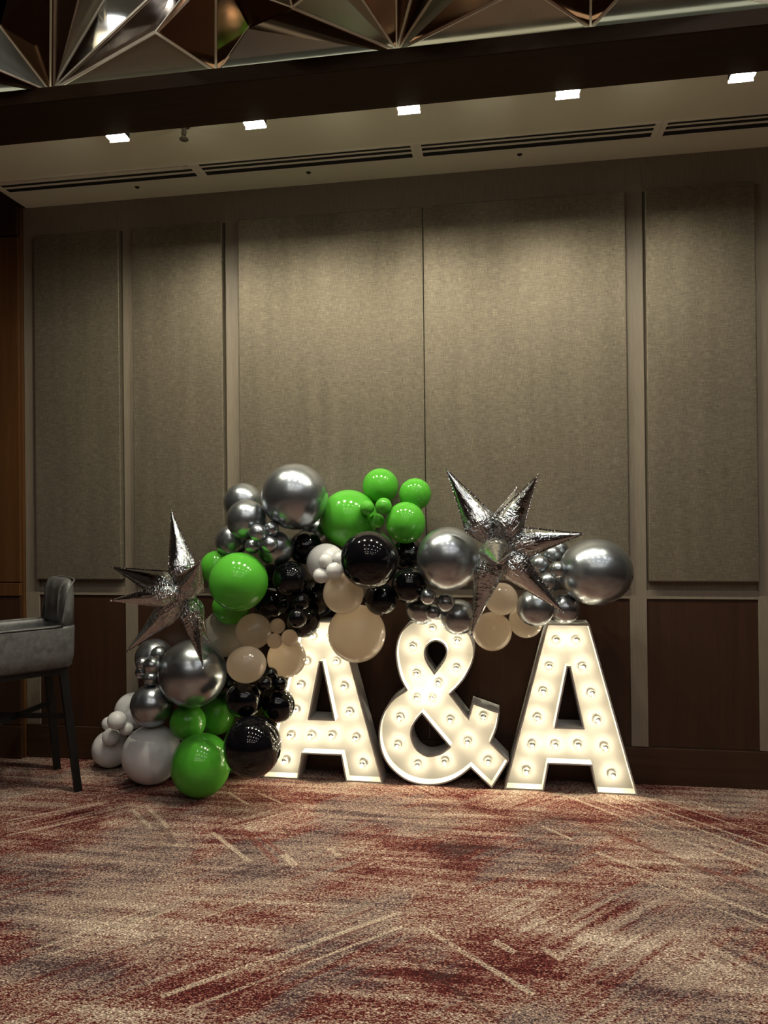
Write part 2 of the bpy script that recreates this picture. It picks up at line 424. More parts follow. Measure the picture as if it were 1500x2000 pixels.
# groove line of the beam face
box('beam_fascia', (-5.2, 4.2, 2.787, 2.797, 3.206, 3.266), M['beam'], bmo)
box('ceiling_main', (-5.2, 4.2, -5.2, 3.1, 4.9, 5.0), M['dark'], kind='structure')

# ---------------------------------------------------------------- lamps of the room
cove = empty('cove_light', (0.0, 2.815, 3.252), 'thin light strip lying on the beam, lighting the mirror facets from below', 'cove light')
box('channel', (-3.6, 3.6, -0.010, 0.010, 0.0, 0.004), M['steel'], cove)
box('diffuser', (-3.6, 3.6, -0.007, 0.007, 0.004, 0.006), M['cove'], cove)
for i, lx in enumerate((-1.722, -1.055, -0.352, 0.327, 1.022)):
    e = empty('wall_washer', (lx, 3.108, 3.2),
              ['leftmost small glowing downlight along the back edge of the wood beam',
               'second small glowing downlight from the left along the beam',
               'middle small glowing downlight along the beam, above the centre panels',
               'fourth small glowing downlight from the left along the beam',
               'rightmost small glowing downlight, at the upper right edge of the picture'][i], 'downlight', 'wall washers along the beam')
    box('housing', (-0.05, 0.05, -0.026, 0.030, 0.012, 0.11), M['black'], e, 0.003)
    bz = bmesh.new()
    for d in ((-0.050, 0.050, -0.026, -0.022, 0.006, 0.013), (-0.050, 0.050, 0.026, 0.030, -0.002, 0.013), (-0.050, -0.046, -0.022, 0.026, 0.011, 0.013), (0.046, 0.050, -0.022, 0.026, 0.011, 0.013)):
        box_bm(*d, bm=bz)
    bmesh.ops.recalc_face_normals(bz, faces=bz.faces)
    obj('bezel', bz, M['black'], e)
    box('lens', (-0.044, 0.044, -0.012, 0.016, 0.007, 0.0128), M[('washer', 'washer', 'washer', 'washer', 'washer_dim')[i]], e)
    la = bpy.data.lights.new('wall_washer_lamp', 'AREA'); la.shape = 'RECTANGLE'; la.size = 0.086; la.size_y = 0.026
    la.color = WASHER; la.energy = WASHER_WATT * (1.0, 1.0, 1.0, 1.0, 0.5)[i]; la.spread = 2.45
    lo = bpy.data.objects.new('lamp', la); C.objects.link(lo); lo.parent = e; lo.location = (0, 0.002, 0.0065)
disc = None
for gx in (-1.5, -0.3, 0.9, 2.1, 3.3):
    for gy in (-4.0, -2.2, -0.4, 1.3):
        e = empty('room_downlight', (gx, gy, 4.895), 'round recessed downlight in the main ceiling behind the camera', 'downlight', 'main ceiling downlights')
        if disc is None:
            disc = bpy.data.meshes.new('lens'); bm = lathe_bm([(0, -0.004), (0.11, -0.004), (0.11, 0.003), (0, 0.003)], 20); bm.to_mesh(disc); bm.free()
            disc.materials.append(M['roomlamp'])
            ring = bpy.data.meshes.new('bezel'); bm = lathe_bm([(0.112, 0.0), (0.132, -0.006), (0.135, 0.004), (0.112, 0.004), (0.112, 0.0)], 20); bm.to_mesh(ring); bm.free()
            ring.materials.append(M['soffit'])
        obj('lens', disc, None, e); obj('bezel', ring, None, e)

def chandelier(x, y, z, label):
    e = empty('chandelier', (x, y, z), label, 'chandelier')
    obj('stem', lathe_bm([(0, 0.05), (0.012, 0.05), (0.012, 4.9 - z), (0, 4.9 - z)], 10), M['steel'], e)
    obj('canopy', lathe_bm([(0, 4.86 - z), (0.08, 4.88 - z), (0.09, 4.9 - z), (0, 4.9 - z)], 20), M['steel'], e)
    for k in range(14):
        a = k * 2.4; r = 0.10 + 0.035 * k ** 0.9; zz = 0.14 * math.sin(k * 1.7)
        p = Vector((r * math.cos(a), r * math.sin(a), zz))
        obj('arm', bar_bm((0, 0, 0.06), p, 0.008), M['steel'], e)
        g = smooth(obj('globe', lathe_bm([(0.03 * math.sin(PI * j / 8), 0.03 * math.cos(PI * j / 8)) for j in range(9)], 12), M['gold'], e)); g.location = p
chandelier(-0.7, -2.3, 4.05, 'branched chandelier with golden globes hanging behind the camera, at the left')
chandelier(-1.03, 0.35, 4.12, 'branched chandelier with golden globes hanging above the camera, mirrored in a ceiling facet')
chandelier(1.5, -2.6, 4.05, 'branched chandelier with golden globes hanging behind the camera, at the right')

# ---------------------------------------------------------------- linear diffusers and nozzles in the soffit
for i, (a, b, n) in enumerate(((-2.735, -1.590, 2), (-1.540, -0.400, 3), (-0.350, 0.793, 3), (0.845, 1.985, 3))):
    e = empty('air_vent', ((a + b) / 2, 3.668, SOFFIT_Z),
              ['leftmost long slot air vent in the white soffit, ending at the wood wall', 'second long slot air vent from the left in the white soffit',
               'third long slot air vent from the left, above the wide centre panels', 'rightmost long slot air vent in the white soffit, cut by the picture edge'][i],
              'air vent', 'slot vents in the soffit')
    hw = (b - a) / 2
    box('backing', (-hw, hw, -0.058, 0.072, -0.001, 0.0), M['black'], e)
    fr = bmesh.new()
    for d in ((-hw - 0.024, hw + 0.024, -0.068, -0.056, -0.004, 0.0), (-hw - 0.024, hw + 0.024, 0.070, 0.080, -0.004, 0.0),
              (-hw - 0.024, -hw + 0.002, -0.056, 0.070, -0.004, 0.0), (hw - 0.002, hw + 0.024, -0.056, 0.070, -0.004, 0.0)):
        box_bm(*d, bm=fr)
    bmesh.ops.recalc_face_normals(fr, faces=fr.faces)
    obj('frame', fr, M['vent'], e)
    for y0, y1 in ((-0.033, -0.020), (0.010, 0.026)) if n == 3 else ((-0.050, -0.018), (0.010, 0.028)):
        box('slat', (-hw, hw, y0, y1, -0.0035, -0.001), M['vent'], e)
for i, nx in enumerate((-1.985, -0.984, 0.151)):
    o = obj('ceiling_nozzle', lathe_bm([(0, -0.006), (0.008, -0.006), (0.0125, -0.002), (0.014, 0.0), (0, 0.0)], 16), M['black'])
    o.location = (nx, 3.805, SOFFIT_Z)
    tag(o, ['small round dark nozzle in the soffit, leftmost of the three', 'small round dark nozzle in the soffit, middle of the three',
            'small round dark nozzle in the soffit, rightmost of the three'][i], 'nozzle', 'dark nozzles in the soffit')
sp = empty('fire_sprinkler', (-1.452, 3.245, SOFFIT_Z), 'small metal fire sprinkler hanging under the soffit behind the beam', 'sprinkler')
obj('body', lathe_bm([(0, -0.005), (0.03, -0.004), (0.03, 0.0), (0, 0.0)], 18), M['steel'], sp)
obj('stem', lathe_bm([(0, -0.045), (0.009, -0.045), (0.012, -0.005), (0, -0.005)], 12), M['steel'], sp)
for s in (-1, 1): obj('arm', bar_bm((s * 0.012, 0, -0.03), (s * 0.004, 0, -0.066), 0.004), M['steel'], sp)
obj('deflector', lathe_bm([(0.004, -0.066), (0.022, -0.064), (0.022, -0.068), (0.004, -0.070), (0.004, -0.066)], 18), M['steel'], sp)

# ---------------------------------------------------------------- folded mirror panels above the beam
mir = empty('mirror_ceiling_feature', (-0.4, 2.8, 3.28), 'folded smoked mirror facets edged with champagne strips above the wood beam', 'ceiling feature')
ML = Vector((-0.4, 2.8, 3.28))
V = dict(N0=(-395, 212, 2.83), N1=(99, 179, 2.83), N2=(422, 141, 2.83), N3=(775, 100, 2.83), N4=(1153, 56, 2.83), N5=(1548, 12, 2.83),
         A0=(-60, 150, 2.75), A1=(304, 63, 2.71), A2=(484, 52, 2.71), A3=(1028, -27, 2.67), A4=(1241, -39, 2.67),
         B0=(0, 137, 2.67), B1=(0, 50, 2.65), T0=(30, -60, 2.53), T1=(101, -60, 2.45), T2=(172, -60, 2.72), T3=(240, -60, 2.86), T4=(352, -60, 2.94),
         T5=(400, -60, 2.80), T6=(423, -60, 2.47), T7=(448, -30, 2.57), D1=(571, 15, 2.55), T8=(420, -60, 2.50), T9=(655, -80, 2.45), T10=(774, -80, 2.51), T11=(824, -80, 2.43),
         T12=(866, -80, 2.55), T13=(894, -80, 2.45), T14=(965, -80, 2.55), T15=(1154, -100, 2.50), D2=(560, -40, 2.45), D3=(640, -40, 2.49))
P = {k: at(x, y, 1, d) - ML for k, (x, y, d) in V.items()}
def facet(keys, mt):
    pts = [P[k] for k in keys]
    n = (pts[1] - pts[0]).cross(pts[2] - pts[0]).normalized()
    if n.y > 0: n = -n
    bm = bmesh.new()
    f = [bm.verts.new(p) for p in pts]; bk = [bm.verts.new(p - n * 0.008) for p in pts]
    bm.faces.new(f); bm.faces.new(bk[::-1])
    for i in range(len(f)):
        j = (i + 1) % len(f); bm.faces.new((f[i], bk[i], bk[j], f[j]))
    bmesh.ops.recalc_face_normals(bm, faces=bm.faces)
    obj('mirror_panel', bm, M[mt], mir)
for keys, mt in ((('N0', 'A0', 'N1'), 'mirror_c'), (('A0', 'B0', 'N1'), 'mirror_b'), (('B0', 'B1', 'N1'), 'mirror_c'), (('B1', 'T0', 'T1', 'N1'), 'mirror_b'),
                 (('N1', 'T1', 'T2'), 'mirror_b'), (('N1', 'T2', 'T3'), 'mirror_a'), (('N1', 'T3', 'T4'), 'mirror_d'), (('N1', 'T4', 'A1'), 'mirror_b'),
                 (('N1', 'A1', 'N2'), 'mirror_a'), (('A1', 'T4', 'T5'), 'mirror_b'), (('A1', 'T5', 'T6', 'N2'), 'mirror_b'), (('N2', 'T6', 'T7', 'A2'), 'mirror_b'),
                 (('N2', 'A2', 'N3'), 'mirror_c'), (('A2', 'T7', 'D1'), 'mirror_b'), (('A2', 'D1', 'N3'), 'mirror_b'), (('D1', 'T7', 'D2'), 'mirror_a'),
                 (('D1', 'D2', 'D3'), 'mirror_b'), (('D1', 'D3', 'T9', 'N3'), 'mirror_a'),
                 (('N3', 'T9', 'T10'), 'mirror_b'), (('N3', 'T10', 'T11'), 'mirror_b'), (('N3', 'T11', 'T12'), 'mirror_b'), (('N3', 'T12', 'T13'), 'mirror_a'),
                 (('N3', 'T13', 'T14'), 'mirror_a'), (('N3', 'T14', 'A3'), 'mirror_b'), (('N3', 'A3', 'N4'), 'mirror_a'), (('A3', 'T15', 'N4'), 'mirror_b'),
                 (('N4', 'T15', 'A4'), 'mirror_b'), (('N4', 'A4', 'N5'), 'mirror_c')):
    facet(keys, mt)
for a, b, w in (('N0', 'A0', 7), ('A0', 'N1', 7), ('B0', 'N1', 5), ('B1', 'N1', 5), ('T1', 'N1', 4), ('T2', 'N1', 5), ('T3', 'N1', 5), ('T4', 'N1', 6), ('A1', 'N1', 8),
                ('A1', 'N2', 7), ('T5', 'A1', 3), ('T6', 'N2', 5), ('A2', 'N2', 7), ('A2', 'N3', 8), ('T7', 'A2', 3), ('D1', 'N3', 6), ('D1', 'D2', 4), ('D1', 'D3', 4), ('T7', 'D1', 3), ('T9', 'N3', 5),
                ('T10', 'N3', 4), ('T11', 'N3', 5), ('T12', 'N3', 4), ('T13', 'N3', 5), ('T14', 'N3', 6), ('A3', 'N3', 8), ('A3', 'N4', 7), ('T15', 'N4', 5), ('A4', 'N4', 7), ('A4', 'N5', 7)):
    off = Vector((0, -0.004, -0.002))
    obj('edge_strip', bar_bm(P[a] + off, P[b] + off, w * 0.0014, 0.006, Vector((0, 1, 0.2))), M['strip'], mir)

# ---------------------------------------------------------------- marquee letters
LY = 3.785; LD = 0.145; PLATE = 0.072; RIM = 0.008
def offset_loop(pts, d):
    """offset a closed 2-D loop to its left by d, mitred"""
    n = len(pts); out = []
    for i in range(n):
        a, b, c = pts[i - 1], pts[i], pts[(i + 1) % n]
        d1 = Vector((b[0] - a[0], b[1] - a[1])).normalized(); d2 = Vector((c[0] - b[0], c[1] - b[1])).normalized()
        n1 = Vector((-d1.y, d1.x)); n2 = Vector((-d2.y, d2.x)); m = (n1 + n2)
        m = m / max(m.length_squared, 0.35) * 2 if m.length > 1e-6 else n1
        out.append((b[0] + m.x * d, b[1] + m.y * d))
    return out
def area(pts): return 0.5 * sum(p[0] * q[1] - q[0] * p[1] for p, q in zip(pts, pts[1:] + pts[:1]))
def letter(name, label, outer, holes, bulbs, loc):
    e = empty(name, loc, label, 'letter', 'marquee letters')
    loops = []
    for k, lp in enumerate([outer] + holes):
        ccw = area(lp) > 0
        if (k == 0) != ccw: lp = lp[::-1]          # outer ccw, holes cw: the board lies to the left of every loop
        loops.append((lp, offset_loop(lp, RIM)))
    bm = bmesh.new()
    for a, b in loops:
        n = len(a)
        r = [[bm.verts.new((p[0], y, p[1])) for p in q] for q, y in ((a, LD), (a, 0.0), (b, 0.0), (b, PLATE + 0.006))]
        for s, t in zip(r, r[1:]):
            for i in range(n): bm.faces.new((s[i], s[(i + 1) % n], t[(i + 1) % n], t[i]))
    bmesh.ops.recalc_face_normals(bm, faces=bm.faces)
    # solid side walls; open at the front, faces doubled so that both sides shade
    obj('side_wall', bm, M['letter_side'], e)
    for nm, y0, y1 in (('face_board', PLATE, PLATE + 0.006), ('back_board', LD - 0.006, LD)):
        bm = bmesh.new()
        lv = [[Vector((p[0], p[1], 0)) for p in b] for a, b in loops]
        tri = tessellate_polygon(lv); flat = [p for l in lv for p in l]
        f = [bm.verts.new((p.x, y0, p.y)) for p in flat]; bk = [bm.verts.new((p.x, y1, p.y)) for p in flat]
        for t in tri:
            try: bm.faces.new([f[i] for i in t]); bm.faces.new([bk[i] for i in t[::-1]])
            except ValueError: pass
        bmesh.ops.recalc_face_normals(bm, faces=bm.faces)
        obj(nm, bm, M['letter'], e)
    for bx, bz in bulbs:
        s = obj('bulb', glass_me, None, e); s.location = (bx, PLATE - 0.010, bz)
        q = obj('filament', fil_me, None, s); q = obj('socket', sock_me, None, s); q = obj('reflection_arc', reflection_arc_me, None, s)
    return e
RX = Matrix.Rotation(PI / 2, 4, 'X')               # lathe axis +z -> -y (towards the room)
def lathe_mesh(name, prof, n, mat):
    me = bpy.data.meshes.new(name); bm = lathe_bm(prof, n, mat4=RX); bm.to_mesh(me); bm.free(); me.materials.append(mat)
    for p in me.polygons: p.use_smooth = True
    return me
glass_me = lathe_mesh('bulb', [(0.010, 0.006), (0.012, 0.012)] + [(0.0225 * math.cos(t), 0.032 + 0.0225 * math.sin(t)) for t in [(-1.0 + 2.57 * k / 9) for k in range(9)]] + [(0, 0.0545)], 20, M['glass'])
fil_me = lathe_mesh('filament', [(0, 0.018), (0.004, 0.020), (0.006, 0.027), (0.006, 0.034), (0.004, 0.040), (0, 0.042)], 12, M['filament'])
bm = bmesh.new(); pv = None                        # grey arc standing in for the dark room's reflection in the clear globe
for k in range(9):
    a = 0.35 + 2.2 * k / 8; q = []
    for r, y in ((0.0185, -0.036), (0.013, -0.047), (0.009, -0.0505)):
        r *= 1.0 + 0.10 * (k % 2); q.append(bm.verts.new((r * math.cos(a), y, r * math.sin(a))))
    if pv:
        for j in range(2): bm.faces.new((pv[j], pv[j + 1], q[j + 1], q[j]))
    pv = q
reflection_arc_me = bpy.data.meshes.new('reflection_arc'); bm.to_mesh(reflection_arc_me); bm.free(); reflection_arc_me.materials.append(M['socket'])
sock_me = lathe_mesh('socket', [(0.015, -0.010), (0.0145, 0.008), (0.011, 0.011), (0, 0.011)], 16, M['socket'])

def L2(px, py, y=LY):
    p = at(px, py, 1, y); return (p.x, p.z)
Aout = [(1065.3, 1218.7), (1148.5, 1218.7), (1245.9, 1550.7), (1166, 1549.5), (1153, 1494.7), (1070.7, 1494.0), (1062.7, 1544), (984.8, 1542.7)]
Ao = [L2(*p) for p in Aout]
for i in (2, 3, 6, 7): Ao[i] = (Ao[i][0], 0.0)
AX = (Ao[2][0] + Ao[7][0]) / 2
zt = (Ao[0][1] + Ao[1][1]) / 2; zc = (Ao[4][1] + Ao[5][1]) / 2
def sym(i, j, z): h = (Ao[i][0] - Ao[j][0]) / 2; return [(h, z), (-h, z)]
tr, tl = sym(1, 0, zt); br, bl = sym(2, 7, 0.0); ir, il = sym(3, 6, 0.0); cr, cl = sym(4, 5, zc)
A_outer = [tl, bl, il, cl, cr, ir, br, tr]
Ah = [L2(1106.7, 1304), L2(1084.8, 1419.5), L2(1134, 1422)]
hw = (Ah[2][0] - Ah[1][0]) / 2; hz = (Ah[1][1] + Ah[2][1]) / 2
A_hole = [(0.004, Ah[0][1]), (-0.004, Ah[0][1]), (-hw - 0.004, hz), (hw + 0.004, hz)]
Ab = [L2(900 + x / 3.75, 1180 + y / 3.75, LY + 0.05) for x, y in ((700, 262), (845, 262), (648, 455), (892, 457), (603, 638), (955, 650), (562, 830), (998, 845),
      (522, 1027), (690, 1027), (858, 1027), (1052, 1045), (480, 1220), (1108, 1245))]
Ab = [(x - AX, z) for x, z in Ab]
right_A = letter('marquee_letter', 'lit white marquee letter A at the right, standing clear on the carpet', A_outer, [A_hole], Ab, (AX, LY, 0.0))
left_A = dup(right_A, (AX - 1.306, LY, 0.0))
tag(left_A, 'lit white marquee letter A at the left, partly covered by balloons', 'letter', 'marquee letters')

def spline(pts, closed_from=None, seg=5):
    """Catmull-Rom through runs of points; a point with a third item is a corner"""
    out = []; n = len(pts)
    for i in range(n):
        p0, p1, p2, p3 = pts[i - 1], pts[i], pts[(i + 1) % n], pts[(i + 2) % n]
        out.append(p1[:2])
        if len(p1) > 2 and len(p2) > 2: continue
        if len(p1) > 2: p0 = p1
        if len(p2) > 2: p3 = p2
        for k in range(1, seg):
            t = k / seg
            out.append(tuple(0.5 * (2 * p1[c] + (p2[c] - p0[c]) * t + (2 * p0[c] - 5 * p1[c] + 4 * p2[c] - p3[c]) * t * t
                                    + (3 * p1[c] - p0[c] - 3 * p2[c] + p3[c]) * t ** 3) for c in (0, 1)))
    return out
amp = [(880, 500, 1), (848, 440), (828, 370), (818, 300), (823, 230), (846, 165), (895, 112), (965, 85), (1048, 78), (1130, 86), (1205, 122), (1252, 175), (1276, 235), (1280, 295),
       (1266, 350), (1232, 418), (1190, 475), (1140, 525, 1), (1243, 660, 1), (1268, 575, 1), (1427, 632, 1), (1417, 700), (1401, 755), (1378, 808, 1), (1483, 915, 1), (1382, 1078, 1),
       (1258, 960, 1), (1200, 1005), (1130, 1040), (1050, 1058), (960, 1055), (880, 1030), (810, 980), (760, 920), (730, 850), (718, 770), (726, 690), (755, 615), (806, 550)]
amp_h1 = [(1052, 215), (1012, 234), (994, 268), (995, 310), (1013, 350), (1045, 398, 1), (1081, 350), (1105, 308), (1113, 268), (1094, 232)]
amp_h2 = [(972, 643, 1), (1132, 832, 1), (1100, 860), (1060, 878), (1010, 885), (965, 866), (930, 826), (912, 772), (916, 728), (936, 686)]
amp_b = [(1032, 140), (918, 247), (1180, 215), (1173, 372), (940, 405), (1068, 457), (943, 545), (1032, 545), (843, 660), (1138, 675), (830, 822), (1240, 802), (1332, 655), (948, 937), (1107, 918), (1360, 915)]
def ampl(pts, y=LY): return [(q[0], q[1]) for q in (L2(500 + x / 3, 1180 + yy / 3, y) for x, yy in pts)]
AO = ampl(spline(amp)); H1 = ampl(spline(amp_h1)); H2 = ampl(spline(amp_h2)); AB = ampl(amp_b, LY + 0.05)
z0 = min(p[1] for p in AO); x0 = sum(p[0] for p in AO) / len(AO)
mv = lambda l: [(x - x0, z - z0) for x, z in l]
letter('marquee_ampersand', 'lit white marquee ampersand sign standing between the two letters A', mv(AO), [mv(H1), mv(H2)], mv(AB), (x0, LY, 0.0))

# ---------------------------------------------------------------- balloons
def balloon_mesh(name, mat, neck):
    """latex balloon of radius 1: round, drawn in to a rolled neck that points along `neck`"""
    prof = [(0, 1.0)]
    for k in range(1, 26):
        t = PI * k / 27.0; r, z = math.sin(t), math.cos(t)
        if z < 0: z *= 1.0 + 0.05 * z * z; r *= 1.0 - 0.03 * z * z
        prof.append((r, z))
    prof += [(0.085, -1.065), (0.055, -1.085), (0.05, -1.10), (0.075, -1.115), (0.06, -1.135), (0.0, -1.13)]
    q = Vector((0, 0, -1)).rotation_difference(Vector(neck).normalized()).to_matrix().to_4x4()
    bm = lathe_bm(prof, 40, mat4=q)
    me = bpy.data.meshes.new(name); bm.to_mesh(me); bm.free(); me.materials.append(mat)
    for p in me.polygons: p.use_smooth = True
    return me
NECKS = [(0.1, 1, -0.15), (-0.25, 1, 0.2), (0.3, 0.9, 0.25)]
BCOL = {'chrome': ('chrome', 'chrome balloons of the garland'), 'green': ('green', 'green balloons of the garland'), 'black': ('black_latex', 'black balloons of the garland'),
        'white': ('white', 'white balloons of the garland'), 'cream': ('cream', 'cream balloons of the garland'), 'pearl': ('pearl', 'white balloons of the garland')}
bmesh_cache = {}
